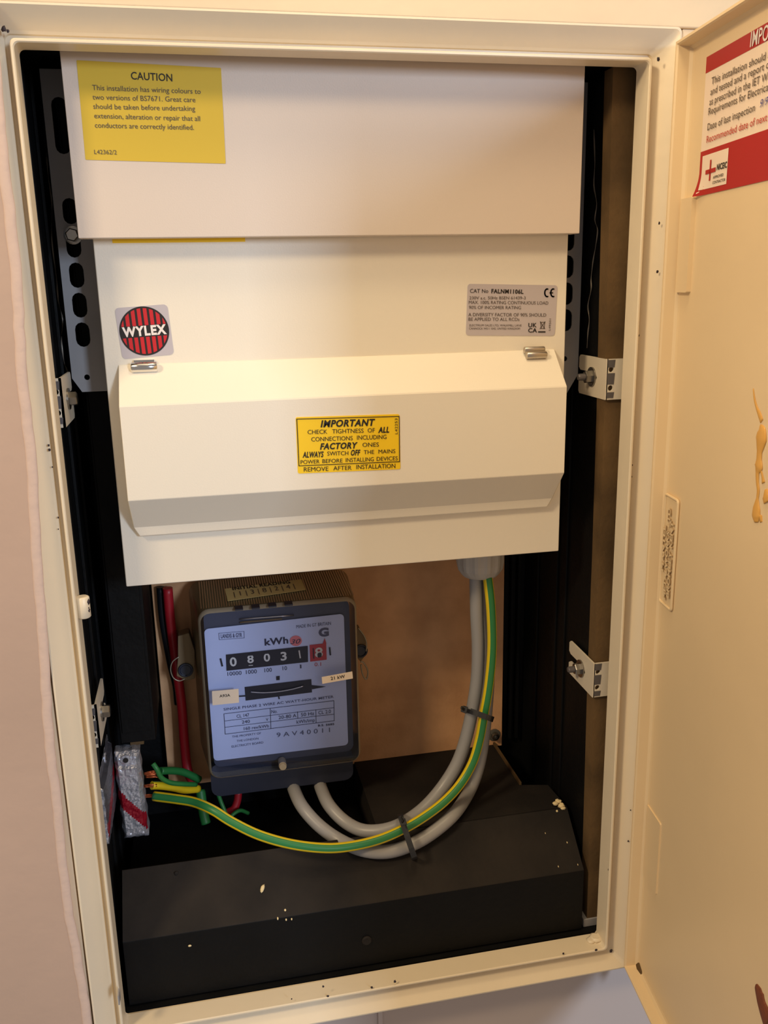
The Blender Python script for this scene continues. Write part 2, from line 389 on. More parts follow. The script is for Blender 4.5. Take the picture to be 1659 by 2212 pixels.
# paint chips on the frame
b = MB()
fp = Yp(-.0006)
chips = [(1422, 128, 3.2, -.0010), (1388, 712, 2.2, .0085), (1382, 724, 2.4, .0085), (1373, 802, 2, .0085), (1367, 1005, 2, .0085), (1366, 1030, 2, .0085),
         (1424, 482, 2.4, -.0018), (1420, 587, 2.6, -.0018), (1316, 1878, 3.4, .002), (1320, 2054, 4, .0035), (1288, 2052, 3.4, .0002), (1217, 2060, 2.6, .0002),
         (853, 2120, 3.2, .0002), (698, 2131, 2.4, .0002), (708, 2152, 3, .0008), (803, 2133, 3, .0005), (630, 2158, 1.6, .0005), (105, 962, 2, .0045), (107, 972, 2.4, .0045), (113, 1009, 1.4, .0045), (126, 1118, 1.6, .005), (126, 1143, 1.2, .005),
         (8, 62, 4, .0004), (17, 67, 2.4, .001), (1357, 1817, 2.2, -.0018), (1362, 1750, 1.6, -.0018)]
for px, py, r, yy in chips:
    p = Y(px, py, yy); jblob(b, p, r*.00034, 'chip', (1, .35, 1.3))
b.build('paint_chip', cup, 'dark chips in the cream paint', kind='stuff')
b = MB(); p = Y(1290, 2018, .010)
for dx, dz, r in ((0, 0, .006), (.005, .002, .0045), (-.005, -.002, .004), (.007, -.005, .003)): jblob(b, (p.x+dx, .0125+dx*.2, .0012+dz*.25), r, 'frame', (1, 1, .42), n=10, j=.12)
b.build('paint_lump', cup, 'cream painted lump of mastic')
b = MB(); p = Xa(258, 2155, .0008); b.box(.0001, .0012, p.y-.004, p.y+.004, p.z-.003, p.z+.005, 'plate'); b.build('metal_tab', cup)
# torn silvery edge of film on each side lining
b = MB(); pl = [(100, 330), (104, 380), (112, 440), (112, 520), (122, 600), (126, 650), (135, 690), (133, 735), (138, 780), (146, 802)]
b.tube([Xa(px, py, -.0036) for px, py in pl], lambda t: .00045+.0003*math.sin(t*40), 'film', n=6, sub=4)
b.build('film_edge', cup, 'crinkled silvery edge of film')
b = MB(); pl = [(1283, 280), (1285, 350), (1283, 400), (1289, 440), (1285, 475), (1291, 497), (1287, 530), (1281, 565), (1277, 600), (1277, 625), (1270, 660), (1273, 690), (1270, 720), (1268, 752)]
b.tube([Xa(px, py, .3930) for px, py in pl], lambda t: .0004+.0002*math.sin(t*50), 'film', n=6, sub=4)
b.build('film_edge', cup, 'crinkled silvery edge of film')

# ---- door
K = .1186; dvec = Vector((-K, -1, 0)).normalized(); nvec = Vector((-1, K, 0)).normalized()
H0 = Vector((.4145, -.0065, 0)); DW, DZ0, DZ1, DEP = .432, -.0155, .7078, .0105
def D(s, z, n): return H0+dvec*s+nvec*n+Vector((0, 0, z))
doorP = Plane(D(0, 0, -DEP), nvec)
b = MB()
prof = [(0, 0), (.0016, 0), (.0024, -.0012), (.0034, -DEP+.0022), (.0052, -DEP+.0004), (.0075, -DEP)]
def dring(i, n): return [D(i, DZ0+i, n), D(DW-i, DZ0+i, n), D(DW-i, DZ1-i, n), D(i, DZ1-i, n)]
b.loft([dring(i, n) for i, n in prof], 'door', False, True, False)
b.loft([dring(0, 0), dring(0, -DEP-.004)], 'door', False, True, False)
door = b.build('door', cup, 'cream steel door leaf opened outwards', recalc=True)
def door_plate(pc, th, m='door', r=.06, bev=0):
    bb = MB(); c = [doorP.at(*p) for p in pc]
    # squared in the plane of the door
    ss = [(p-H0).dot(dvec) for p in c]; zz = [p.z for p in c]
    s0, s1 = (ss[0]+ss[3])/2, (ss[1]+ss[2])/2; z0, z1 = (zz[2]+zz[3])/2, (zz[0]+zz[1])/2
    R = min(s1-s0, z1-z0)*r
    bb.prism(rrect(s0, z0, s1, z1, R), lambda u, v, d: D(u, v, -DEP+d), -.0002, th, m)
    return bb, s0, s1, z0, z1
def fixup(s0, s1, z0, z1, th, m='door', r=.05):
    bb = MB(); bb.prism(rrect(s0, z0, s1, z1, r*min(s1-s0, z1-z0)), lambda u, v, d: D(u, v, -DEP+d), -.0002, th, m); return bb
def door_sz(px, py):
    p = doorP.at(px, py); return (p-H0).dot(dvec), p.z
# folded stiffener, raised pad and embossed maker's plate near the hinge edge
s1, za = door_sz(1505, 425); _, zb = door_sz(1500, 632)
fixup(.0060, s1, zb, za, .0032).build('stiffener', door, bevel=.0006)
s1, za = door_sz(1429, 1780); _, zb = door_sz(1422, 1938)
fixup(.0060, s1, zb, za, .0012).build('patch_plate', door, bevel=.0003)
s1, za = door_sz(1469, 1082); _, zb = door_sz(1457, 1322); s0 = .0066
b = fixup(s0, s1, zb, za, .0010, r=.10)
rim = rrect(s0, zb, s1, za, .1*(s1-s0), 4)
b.tube([D(u, v, -DEP+.0012) for u, v in rim], .0011, 'door', n=8, sub=0, closed=True, face=nvec)
wdt = s1-s0
for t, fs, f0, f1 in (('MANTEL', .26, .30, .73), ('METALWORKS LTD', .56, .06, .90), ('BROMLEY KENT', .84, .10, .80)):
    A = D(s0+wdt*fs, zb+(za-zb)*f0, -DEP+.0016); B = D(s0+wdt*fs, zb+(za-zb)*f1, -DEP+.0016)
    for q in (0, .0002, .0004, .0006, .0008): b.text(t, A+nvec*q, B+nvec*q, nvec, wdt*.20, 'door', bold=.03)
b.build('maker_plate', door, 'embossed cream maker plate near the hinge')
# hinge barrels at the edge of the door
# red and white inspection sticker, corner lifting
cs = crop(1490, 30, 5.396)
A0 = doorP.at(*cs(135, 1612)); A1 = doorP.at(*cs(912, 1345)); U = (A1-A0).normalized(); V = nvec.cross(U).normalized()
if V.z < 0: V = -V
TL = doorP.at(*cs(180, 520)); BL = doorP.at(*cs(75, 2135)); WL = doorP.at(*cs(205, 690))
hT = (TL-A0).dot(V); hB = (BL-A0).dot(V); hW = (WL-A0).dot(V); SW = .150
def sp(u, v, l=.0004):
    # lower corner peels away from the door
    k = max(0, 1-math.hypot(u/.012, (v-hB)/.014)); return A0+U*(u-.0022*k)+V*v+nvec*(l+.0030*k*k)
b = MB()
def sheet(u0, u1, v0, v1, m, l, nu=10, nv=10):
    vs = [sp(u0+(u1-u0)*i/nu, v0+(v1-v0)*j/nv, l) for j in range(nv+1) for i in range(nu+1)]
    b.add(vs, [(j*(nu+1)+i, j*(nu+1)+i+1, (j+1)*(nu+1)+i+1, (j+1)*(nu+1)+i) for j in range(nv) for i in range(nu)], m, True)
sheet(0, SW, hB, hT, 'paper', .0003, 24, 24)
sheet(0, SW, hB, 0, 'red2', .00045, 24, 12)
sheet(0, SW, hW, hT, 'red2', .00045, 24, 4)
lw = doorP.at(*cs(465, 1560)); lb = doorP.at(*cs(120, 2050))
uw = (lw-A0).dot(U); vt = (lw-A0).dot(V)
sheet(.0038, uw, hB+.0035, vt, 'paper', .0006, 8, 10)
dpl = Plane(doorP.p+nvec*.0007, nvec)
def st(t, a, c, hpx, m, rest='', **kw): b.ptext(t, cs(*a), cs(*c), doorP, hpx, m, lift=.0009, rest=rest, hw=hpx, **kw)
st('IMPO', (700, 388), (912, 300), .0078, 'white', 'RTANT', bold=.01)
tx = .0040
st('This installation should', (250, 825), (878, 535), tx, 'inkg', ' be periodically inspected', bold=.004)
st('and tested and a report', (238, 950), (862, 655), tx, 'inkg', ' on its condition obtained,', bold=.004)
st('as prescribed in the IET W', (226, 1068), (905, 770), tx, 'inkg', 'iring Regulations BS 7671', bold=.004)
st('Requirements for Electrica', (214, 1180), (912, 890), tx, 'inkg', 'l Installations.', bold=.004)
st('Date of last inspection', (203, 1360), (755, 1130), tx, 'inkg', bold=.004)
st('Recommended date of next', (192, 1505), (898, 1245), tx, 'redink', ' inspection', bold=.004)
st('9/9', (815, 1092), (912, 1050), .0040, 'blueink', shear=.3)
st('NICEIC', (312, 1822), (430, 1790), .0034, 'ink', bold=.03)
st('APPROVED', (268, 1925), (390, 1888), .0016, 'ink', bold=.01)
st('CONTRACTOR', (262, 1985), (412, 1945), .0016, 'ink', bold=.01)
lp = [doorP.at(*cs(*p), .0009) for p in ((245, 1700), (228, 1945), (182, 1850), (300, 1812))]
for a, c, hw in ((lp[0], lp[1], .0010), (lp[2], lp[3], .0013)):
    t = (c-a).normalized(); q_ = nvec.cross(t)*hw; b.add([a-q_, c-q_, c+q_, a+q_], [(0, 1, 2, 3)], 'red2')
b.build('inspection_sticker', door, 'red and white inspection sticker with a peeling corner', recalc=False)
# varnish runs and rust mark on the door
cv = crop(1560, 780, 5.525)
b = MB()
def run(pts, m, flat=.25):
    P = [doorP.at(*cv(x, y), .0002) for x, y, r in pts]; R = [r for _, _, r in pts]
    PP = catmull(P, 4); n = 10; rings = []
    for i, p in enumerate(PP):
        f = i/4; k = min(int(f), len(R)-2); r = (R[k]+(R[k+1]-R[k])*(f-k))*.00012
        t = (PP[min(i+1, len(PP)-1)]-PP[max(i-1, 0)]).normalized(); B_ = nvec.cross(t).normalized()
        rings.append([p+B_*r*math.cos(6.2832*q/n)+nvec*r*.18*math.sin(6.2832*q/n) for q in range(n)])
    b.loft(rings, m)
run([(370, 330, 5), (385, 450, 8), (410, 550, 10), (445, 640, 16), (472, 720, 16)], 'varnish')
run([(455, 760, 6), (470, 830, 40), (465, 930, 52), (445, 1080, 26), (440, 1170, 26), (435, 1260, 40), (420, 1330, 18), (420, 1450, 14), (430, 1540, 14), (420, 1640, 12), (410, 1760, 36), (405, 1850, 42), (408, 1925, 20)], 'varnish')
run([(460, 1300, 8), (480, 1380, 9), (492, 1455, 16)], 'varnish')
run([(520, 1530, 12), (535, 1620, 44), (545, 1680, 40)], 'varnish')
run([(450, 1880, 20), (475, 1880, 16)], 'varnish')
b.build('varnish_run', door, 'amber runs of dried varnish')
cr = crop(1560, 2080, 16.76); b = MB(); cv = lambda x, y: cr(x, y)
run([(1340, 850, 20), (1340, 1000, 46), (1380, 1250, 46), (1440, 1500, 50), (1560, 1850, 60), (1680, 2150, 70)], 'rust')
b.build('rust_mark', door, 'dark brown rust mark')
b = MB(); co = crop(1220, 1880, 5.925); cv = lambda x, y: co(x, y)
run([(885, 1215, 20), (910, 1290, 95), (945, 1370, 120), (990, 1450, 90), (1010, 1480, 25)], 'wood')
b.build('rubber_pad', door, 'small oval brown pad in the lower corner')

# ================================================================== hardboard mounting board
mb = thing('mounting_board', 'brown hardboard mounting board behind the electricity meter', 'board', (.204, .188, .0955))
b = MB(); b.box(.0370, .3702, .1880, .1975, .0955, .47, 'mdf'); b.build('board', mb, bevel=.0006)
p = Y(1067, 1587, .188)
b = MB(); b.lathe([(.0066, 0), (.0066, .0010), (.0055, .0012)], p, (0, -1, 0), 'lead', 20)
b.lathe([(.0036, .0012), (.0036, .006), (.0022, .0062), (.0020, .003)], p, (0, -1, 0), 'zinc', 14); b.build('screw', mb, 'dull screw and washer')

# ================================================================== black conduit on the left
cd_ = thing('cable_trunking', 'black square cable trunking standing left of the meter', 'trunking', (.02, .15, .19))
b = MB(); b.box(.0070, .0355, .105, .186, .190, .70, 'black'); b.build('body', cd_, bevel=.001)
b = MB(); b.box(.0090, .0330, .1035, .105, .20, .70, 'black'); b.build('lid', cd_, bevel=.0006)
b = MB(); p = Y(296, 1618, .11); b.box(p.x-.0050, p.x+.0060, .110, .118, .1850, .1900, 'wood'); b.build('packing_piece', cd_)

# ================================================================== slotted mounting brackets
def slot(cx, cz, w, h, n=6):
    r = w/2; out = []
    for i in range(n+1): t = math.pi*i/n; out.append((cx+r*math.cos(t), cz+h/2-r+r*math.sin(t)))
    for i in range(n+1): t = math.pi+math.pi*i/n; out.append((cx+r*math.cos(t), cz-h/2+r+r*math.sin(t)))
    return out
def bracket(label, xo, xi, zb, ch, hx, zs):
    t = thing('slotted_bracket', label, 'bracket', ((xo+xi)/2, .085, zb))
    sg = 1 if xi > xo else -1
    out = [(xo, .70), (xi, .70), (xi, zb), (xo+sg*ch*.6, zb), (xo, zb+ch)]
    holes = [slot(hx, z, .0098, .0172) for z in zs]+[slot(hx+sg*-.0002, .6650, .0100, .036), slot(hx, .4962, .0040, .0041)]
    holed(out, holes, .0014, lambda c: (c.x, .0800-c.z, c.y), 'plate', 'plate', t)
    return t
zs = [.5264, .5469, .5674, .5879, .6102]
bl = bracket('grey slotted steel bracket left of the consumer unit', .0024, .052, .4858, .010, .0128, zs)
br = bracket('grey slotted steel bracket right of the consumer unit', .3915, .342, .4675, .016, .3800, zs)
b = MB(); p = Y(155, 507, .072)
b.lathe([(.0062, 0), (.0062, .0012), (.0050, .0014)], (p.x, .0793, p.z), (0, -1, 0), 'zinc', 20)
b.lathe([(.0046, .0014), (.0046, .0068), (.0038, .0074)], (p.x, .0793, p.z), (0, -1, 0), 'zinc', 6)
b.build('bolt', bl)

# ================================================================== upper enclosure
ue = thing('upper_enclosure', 'plain cream metal enclosure at the top with a yellow caution label', 'enclosure', (.1944, .07, .5897))
b = MB(); b.box(.0300, .3600, .0475, .155, .6030, .7045, 'box_shaded'); b.build('body', ue, bevel=.0008)
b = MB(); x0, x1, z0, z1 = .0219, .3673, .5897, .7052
b.box(x0, x1, .0300, .0314, z0, z1, 'box_shaded'); b.box(x0, x0+.0014, .0314, .047, z0, z1, 'box_shaded'); b.box(x1-.0014, x1, .0314, .047, z0, z1, 'box_shaded')
b.box(x0+.0014, x1-.0014, .0314, .0440, z0, z0+.0014, 'box_shaded')
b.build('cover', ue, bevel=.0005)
P30 = Yp(.0300); cc = crop(150, 110, 4.74)
b = MB(); b.quad(P30, [cc(72, 95), cc(1552, 175), cc(1600, 1155), cc(165, 1115)], 'yellow2', r=.01)
lab = b.build('caution_label', ue, 'yellow caution label with black lettering')
b = MB(); T = lambda t, a, c, h, m='ink', **k: b.ptext(t, cc(*a), cc(*c), P30, h, m, **k)
T('CAUTION', (632, 290), (1055, 312), 15, bold=.01)
T('This installation has wiring colours to', (235, 400), (1345, 440), 10.5, 'inkg')
T('two versions of BS7671. Great care', (238, 497), (1290, 525), 10.5, 'inkg')
T('should be taken before undertaking', (245, 592), (1287, 615), 10.5, 'inkg')
T('extension, alteration or repair that all', (255, 688), (1338, 718), 10.5, 'inkg')
T('conductors are correctly identified.', (262, 785), (1275, 808), 10.5, 'inkg')
T('L42362/2', (255, 1055), (485, 1060), 9, 'inkg')
b.build('lettering', lab)

# ================================================================== consumer unit
cu = thing('consumer_unit', 'cream metal consumer unit with a sloping flap cover', 'fuse box', (.197, .1, .3465))
b = MB(); b.box(.0292, .3652, .0450, .0630, .3465, .6000, 'box'); b.box(.0300, .3644, .0630, .155, .3480, .6000, 'box')
b.build('body', cu, bevel=.0009)
b = MB(); pr = [(.0452, .5068), (.0440, .5068), (.0185, .4822), (.0180, .4812), (.0180, .4168), (.0384, .3925), (.0398, .3855), (.0410, .3850), (.0452, .3850)]
xl = lambda y, z: .0385 if z > .40 else .0385+(.4168-z)*.08
n = len(pr)
def flapx(z, y, side):
    base = .0383 if side < 0 else .3563
    ins = 0
    if z < .40: ins = .0008
    if z < .387: ins = .0042
    return base-side*ins
L = [(flapx(z, y, -1), y, z) for y, z in pr]; Rr = [(flapx(z, y, 1), y, z) for y, z in pr]
b.add(L+Rr, [tuple(range(n)), tuple(range(2*n-1, n-1, -1))]+[(i, (i+1) % n, n+(i+1) % n, n+i) for i in range(n)], 'box')
b.build('flap', cu, 'hinged flap with sloping top and bottom', bevel=.0006)
# spring clips that hold the flap
p0 = Y(283, 796, .0385); p1 = Y(333, 795, .0385)
b = MB(); b.lathe([(.0030, 0), (.0036, .0006), (.0036, .0170), (.0030, .0176)], (p0.x, .0395, p0.z+.0004), (1, 0, 0), 'chrome', 24, True)
b.box(p0.x+.002, p0.x+.0156, .0420, .0450, p0.z+.002, p0.z+.0052, 'chrome'); b.build('clip', cu, 'shiny chrome clip')
p0 = Y(1134, 763, .0385)
b = MB(); xx = p0.x
b.lathe([(.0022, 0), (.0024, .0004), (.0024, .0154), (.0022, .0158)], (xx, .0402, p0.z+.0022), (1, 0, 0), 'nickel', 18, True)
b.lathe([(.0024, 0), (.0027, .0004), (.0027, .0154), (.0024, .0158)], (xx+.0006, .0372, p0.z-.0016), (1, 0, 0), 'nickel', 18, True)
b.box(xx+.0005, xx+.0158, .0360, .0450, p0.z-.0004, p0.z+.0012, 'nickel')
b.build('clip', cu, 'dull ridged clip')
# logo sticker
P45 = Yp(.0450); cl = crop(240, 640, 10.37)
b = MB(); b.quad(P45, [cl(75, 265), cl(1255, 175), cl(1410, 1300), cl(255, 1410)], 'silver', r=.08)
lg = b.build('logo_label', cu, 'square silver label with a red striped roundel')
ctr = P45.at(*cl(745, 780)); rad = (P45.at(*cl(1300, 740))-P45.at(*cl(192, 820))).length/2
a0 = P45.at(*cl(260, 820)); a1 = P45.at(*cl(1240, 745)); Ur = (a1-a0).normalized(); Vr = Vector((0, -1, 0)).cross(Ur).normalized()
def R2(u, v, d): return ctr+Ur*(u*rad)+Vr*(v*rad)-Vector((0, d, 0))
b = MB(); b.prism([(math.cos(6.28318*i/64), math.sin(6.28318*i/64)) for i in range(64)], R2, .0003, .00045, 'ink')
b.build('roundel', lg, 'black disc')
b = MB()
for row in (1, -1):
    for i in range(8):
        xc = (-.86+i*.246) if row > 0 else (-.84+i*.2365); hw = .075
        cap = .93; pts = []
        top = lambda x: math.sqrt(max(cap*cap-x*x, 0))
        xs = [xc-hw+2*hw*k/6 for k in range(7)]; up = [(x, max(top(x), .2)) for x in xs if top(x) > .20]
        if len(up) < 2: continue
        poly = [(up[0][0], .235)]+up+[(up[-1][0], .235)]
        b.add([R2(x, row*y, .0006) for x, y in poly], [tuple(range(len(poly)))], 'red')
b.build('red_stripes', lg, 'red stripes')
b = MB(); b.text('WYLEX', R2(-.88, -.165, .0007), R2(.90, -.165, .0007), (0, -1, 0), rad*.36, 'white', bold=.045); b.build('lettering', lg)
# rating label
cr_ = crop(1000, 600, 7.54)
b = MB(); b.quad(P45, [cr_(75, 98), cr_(1540, 122), cr_(1495, 945), cr_(45, 940)], 'silver', r=.06)
rl = b.build('rating_label', cu, 'silver grey rating label with small print')
b = MB(); T = lambda t, a, c, h, m='ink', **k: b.ptext(t, cr_(*a), cr_(*c), P45, h/7.54, m, **k)
T('CAT No', (115, 245), (412, 247), 58); T('FALNM1106L', (462, 250), (985, 260), 60, bold=.03)
T('230V a.c. 50Hz BSEN 61439-3', (105, 352), (1020, 352), 45, 'inkg')
T('MAX. 100% RATING CONTINUOUS LOAD', (95, 425), (1390, 437), 48, 'inkg'); T('90% OF INCOMER RATING', (98, 508), (945, 512), 48, 'inkg')
T('A DIVERSITY FACTOR OF 90% SHOULD', (88, 627), (1355, 633), 50, 'inkg'); T('BE APPLIED TO ALL RCDs', (90, 700), (920, 703), 48, 'inkg')
T('ELECTRIUM SALES LTD, WALKMILL LANE', (105, 790), (955, 792), 30, 'inkg'); T('CANNOCK WS11 0XE, UNITED KINGDOM', (100, 843), (930, 845), 30, 'inkg')
T('UK', (1065, 805), (1200, 805), 62, bold=.02); T('CA', (1062, 890), (1205, 890), 62, bold=.02)
T('L49501', (1425, 860), (1437, 668), 32, 'inkg')
def arc(cx, cy, r, a0, a1, m, wpx=26):
    pts = [cr_(cx+r*.62*math.cos(math.radians(a)), cy-r*math.sin(math.radians(a))) for a in range(a0, a1+1, 15)]
    b.pline(P45, pts, wpx/7.54, m)
arc(1372, 245, 62, 75, 285, 'ink', 20); arc(1470, 245, 62, 75, 285, 'ink', 20); b.pline(P45, [cr_(1420, 245), cr_(1460, 245)], 2.4, 'ink')
b.pline(P45, [cr_(1265, 725), cr_(1335, 725), cr_(1320, 825), cr_(1275, 825)], 1.2, 'inkg', closed=True)
b.pline(P45, [cr_(1255, 830), cr_(1340, 715)], 1.2, 'inkg'); b.pline(P45, [cr_(1260, 715), cr_(1335, 830)], 1.2, 'inkg'); b.pline(P45, [cr_(1235, 882), cr_(1335, 882)], 2.6, 'ink')
b.build('lettering', rl)
# second caution label, almost wholly behind the upper cover
b = MB(); a = Y(243, 524, .0448); c = Y(530, 526, .0448)
b.box(a.x, c.x, .0446, .0450, .5872, .5990, 'yellow'); b.build('yellow_strip', cu, 'bottom edge of a yellow label under the upper cover')
# important label
P18 = Yp(.0180); ci = crop(620, 880, 6.38)
b = MB(); b.quad(P18, [ci(118, 135), ci(1548, 92), ci(1562, 850), ci(150, 912)], 'yellow', r=.03)
il = b.build('important_label', cu, 'bright yellow label with black capitals')
b = MB(); T = lambda t, a, c, h, m='ink', **k: b.ptext(t, ci(*a), ci(*c), P18, h/6.38, m, **k)
T('IMPORTANT', (462, 272), (1215, 250), 88, shear=.22, bold=.035)
T('CHECK', (285, 370), (555, 362), 58); T('TIGHTNESS', (622, 360), (1055, 350), 58); T('OF', (1112, 347), (1210, 344), 58); T('ALL', (1255, 350), (1408, 345), 74, shear=.22, bold=.035)
T('CONNECTIONS', (335, 470), (905, 452), 58); T('INCLUDING', (965, 446), (1370, 435), 58)
T('FACTORY', (455, 580), (975, 562), 80, shear=.22, bold=.035); T('ONES', (1040, 545), (1265, 540), 56)
T('ALWAYS', (215, 692), (505, 684), 76, shear=.22, bold=.03); T('SWITCH', (555, 665), (845, 658), 56); T('OFF', (880, 662), (1010, 660), 74, shear=.22, bold=.03); T('THE', (1058, 645), (1200, 640), 54); T('MAINS', (1260, 637), (1492, 630), 54)
T('POWER', (188, 782), (448, 772), 54); T('BEFORE', (488, 768), (765, 760), 54); T('INSTALLING', (810, 755), (1195, 742), 56); T('DEVICES', (1235, 738), (1525, 728), 54)
T('REMOVE', (232, 885), (570, 875), 60); T('AFTER', (638, 868), (890, 860), 58); T('INSTALLATION', (955, 852), (1492, 835), 60)
T('L42253', (1525, 368), (1522, 152), 36)
b.pline(P18, [ci(135, 162), ci(1545, 124), ci(1550, 748), ci(165, 806)], 1.6, 'ink', closed=True)
b.build('lettering', il)

# ================================================================== cable gland
gl = thing('cable_gland', 'pale grey nylon gland hanging below the right end of the consumer unit', 'gland', (.314, .09, .34))
gx, gy = .3142, .092
b = MB(); b.lathe([(.0215, 0), (.0215, -.004)], (gx, gy, .3485), (0, 0, 1), 'gland', 6); b.build('lock_ring', gl, bevel=.0006)
b = MB(); rings = []
for z, r in ((.3450, .0196), (.3280, .0196), (.3225, .0186), (.3180, .0164), (.3160, .0145)):
    rings.append([(gx+(r+(.0007 if k % 4 < 2 and z > .322 else 0))*math.cos(6.28318*k/48), gy+(r+(.0007 if k % 4 < 2 and z > .322 else 0))*math.sin(6.28318*k/48), z) for k in range(48)])
b.loft(rings, 'gland', True, True, False); b.build('dome_nut', gl, 'ribbed dome nut')

# ================================================================== electricity meter
P11 = Yp(.1100); P12 = Yp(.1195); cm = crop(360, 1220, 3.53)
mt = thing('electricity_meter', 'old dial electricity meter under a clear cover reading 08031 kWh', 'meter', (.142, .15, .115))
b = MB(); b.prism(rrect(.082, .150, .205, .292, .006), XZ, .132, .186, 'meterbody'); b.build('base', mt, bevel=.001)
b = MB(); b.prism(rrect(.0775, .118, .2050, .150, .008), XZ, .1240, .186, 'meterbody'); b.build('terminal_cover', mt, 'blue black terminal cover', bevel=.0015)
# inner frame seen round the dial
b = MB(); b.prism(rrect(.0815, .1485, .2055, .2935, .006), XZ, .1215, .1315, 'metergrey'); b.build('bezel', mt, 'dark grey inner frame')
b = MB()
for i in range(5): b.box(.106+i*.0165, .111+i*.0165, .1350, .1450, .2920, .2975, 'ink')
b.box(.094, .190, .1300, .1450, .2925, .2945, 'brownin'); b.build('top_vents', mt, 'notched brown top strip')
b = MB(); a = P12.at(*cm(560, 415)); c = P12.at(*cm(970, 385)); b.tube([a, (a+c)/2, c], .0008, 'nickel', n=8, sub=2)
a = P12.at(*cm(560, 440)); c = P12.at(*cm(880, 412)); b.tube([a, (a+c)/2, c], .0008, 'brownin', n=8, sub=2); b.build('retaining_rod', mt)
# dial plate
b = MB(); b.quad(Yp(.1200), [cm(285, 490), cm(1350, 372), cm(1384, 1372), cm(360, 1495)], 'dial', r=.03, th=.0004)
dp = b.build('dial_plate', mt, 'bluish silver dial plate')
b = MB(); T = lambda t, a, c, h, m='inkb', **k: b.ptext(t, cm(*a), cm(*c), P12, h/3.53, m, lift=.0003, **k)
T('MADE IN GT BRITAIN', (990, 485), (1253, 458), 26, 'inkm'); T('G', (1160, 548), (1238, 540), 62, 'inkm', bold=.05)
T('LANDIS & GYR', (414, 560), (575, 550), 32, 'inkm', bold=.02)
b.pline(P12, [cm(398, 522), cm(590, 508), cm(592, 558), cm(402, 572)], .9, 'inkm', .0003, True)
T('kWh', (748, 615), (928, 598), 52, bold=.03)
T('10000', (465, 848), (572, 838), 32); T('1000', (606, 834), (688, 827), 32); T('100', (747, 820), (803, 815), 32); T('10', (885, 805), (918, 802), 32); T('1', (1018, 790), (1028, 789), 30)
T('0.1', (1128, 775), (1178, 771), 30, 'meterred')
T('SINGLE PHASE 2 WIRE AC WATT-HOUR METER', (435, 1113), (1273, 1015), 20, 'inkm', bold=.01)
g = lambda pts, w=1.0, cl_=False: b.pline(P12, [cm(*p) for p in pts], w, 'inkb', .0003, cl_)
g([(437, 1137), (1275, 1037), (1278, 1190), (447, 1292)], 1.1, True)
g([(790, 1095), (795, 1250)]); g([(442, 1192), (1277, 1090)]); g([(445, 1240), (1140, 1155)]); g([(1138, 1106), (1140, 1205)]); g([(998, 1122), (1000, 1170)]); g([(1140, 1155), (1277, 1140)])
T('CL 147', (535, 1168), (630, 1156), 26, 'inkb'); T('240', (575, 1212), (635, 1205), 26); T('V', (758, 1192), (776, 1190), 24); T('160 rev/kWh', (590, 1262), (780, 1240), 26)
T('No.', (800, 1134), (845, 1129), 28); T('20-80 A', (855, 1178), (990, 1162), 28); T('50 Hz', (1025, 1157), (1125, 1146), 28); T('CL 2.0', (1158, 1142), (1253, 1130), 28); T('kWh/imp', (992, 1212), (1130, 1196), 28); T('B.S. 5685', (1155, 1234), (1278, 1222), 15, bold=.02)
T('THE PROPERTY OF', (500, 1320), (720, 1292), 17, 'inkm'); T('THE LONDON', (535, 1352), (700, 1332), 17, 'inkm'); T('ELECTRICITY BOARD', (497, 1395), (738, 1362), 18, 'inkm')
T('9 A V 4 0 0 1 1', (840, 1315), (1245, 1275), 36, 'inkm')
b.build('lettering', dp)
P12b = Yp(.1193)
b = MB(); b.quad(P12b, [cm(452, 685), cm(1076, 618), cm(1078, 740), cm(457, 808)], 'drum', r=.01)
for a, c, wd in (((412, 720), (424, 770), 8), ((1243, 635), (1248, 685), 8)): b.pline(P12b, [cm(*a), cm(*c)], 3.2, 'drum')
b.build('register', dp, 'black number register')
b = MB()
for t, a, c, h, mm in (('0', (484, 775), (536, 769), 70, 'digit'), ('8', (617, 750), (665, 745), 62, 'digit'), ('0', (742, 738), (790, 733), 62, 'digit'), ('3', (871, 730), (917, 725), 66, 'digit'), ('1', (1014, 712), (1024, 710), 62, 'digit')):
    b.ptext(t, cm(*a), cm(*c), P12b, h/3.53, mm, lift=.0006, bold=.025)
b.quad(P12b, [cm(618, 680), cm(668, 675), cm(668, 690), cm(618, 695)], 'drum', lift=.0007, th=.0001)
b.quad(P12b, [cm(742, 660), cm(790, 655), cm(790, 676), cm(742, 681)], 'drum', lift=.0007, th=.0001)
b.pline(P12b, [cm(628, 768), cm(655, 766)], 1.6, 'digit', .0008)
b.build('digits', dp, 'white digits')
b = MB(); b.quad(P12b, [cm(1090, 612), cm(1216, 598), cm(1220, 723), cm(1095, 738)], 'meterred', r=.01)
p3 = [P12b.at(*cm(*q), .0004) for q in ((1190, 602), (1205, 560), (1218, 600))]; b.add(p3, [(0, 1, 2)], 'meterred')
b.ptext('8', cm(1132, 706), cm(1192, 700), P12b, 74/3.53, 'digit', lift=.0007, bold=.02)
b.quad(P12b, [cm(1150, 672), cm(1182, 668), cm(1182, 705), cm(1150, 709)], 'drum', lift=.0008, th=.0001, r=.4); b.pline(P12b, [cm(1118, 640), cm(1122, 712)], 2.2, 'drum', .0008)
b.build('tenths_drum', dp, 'red tenths drum')
b = MB(); pts = [P12b.at(*cm(985+46*math.cos(6.283*i/24), 580+40*math.sin(6.283*i/24)), .0002) for i in range(24)]
b.add(pts, [tuple(range(24))], 'pink'); b.ptext('30', cm(945, 606), cm(1022, 598), P12b, 36/3.53, 'inkb', lift=.0004, shear=.3); b.build('phase_dot', dp, 'pink dot with 30 written on it')
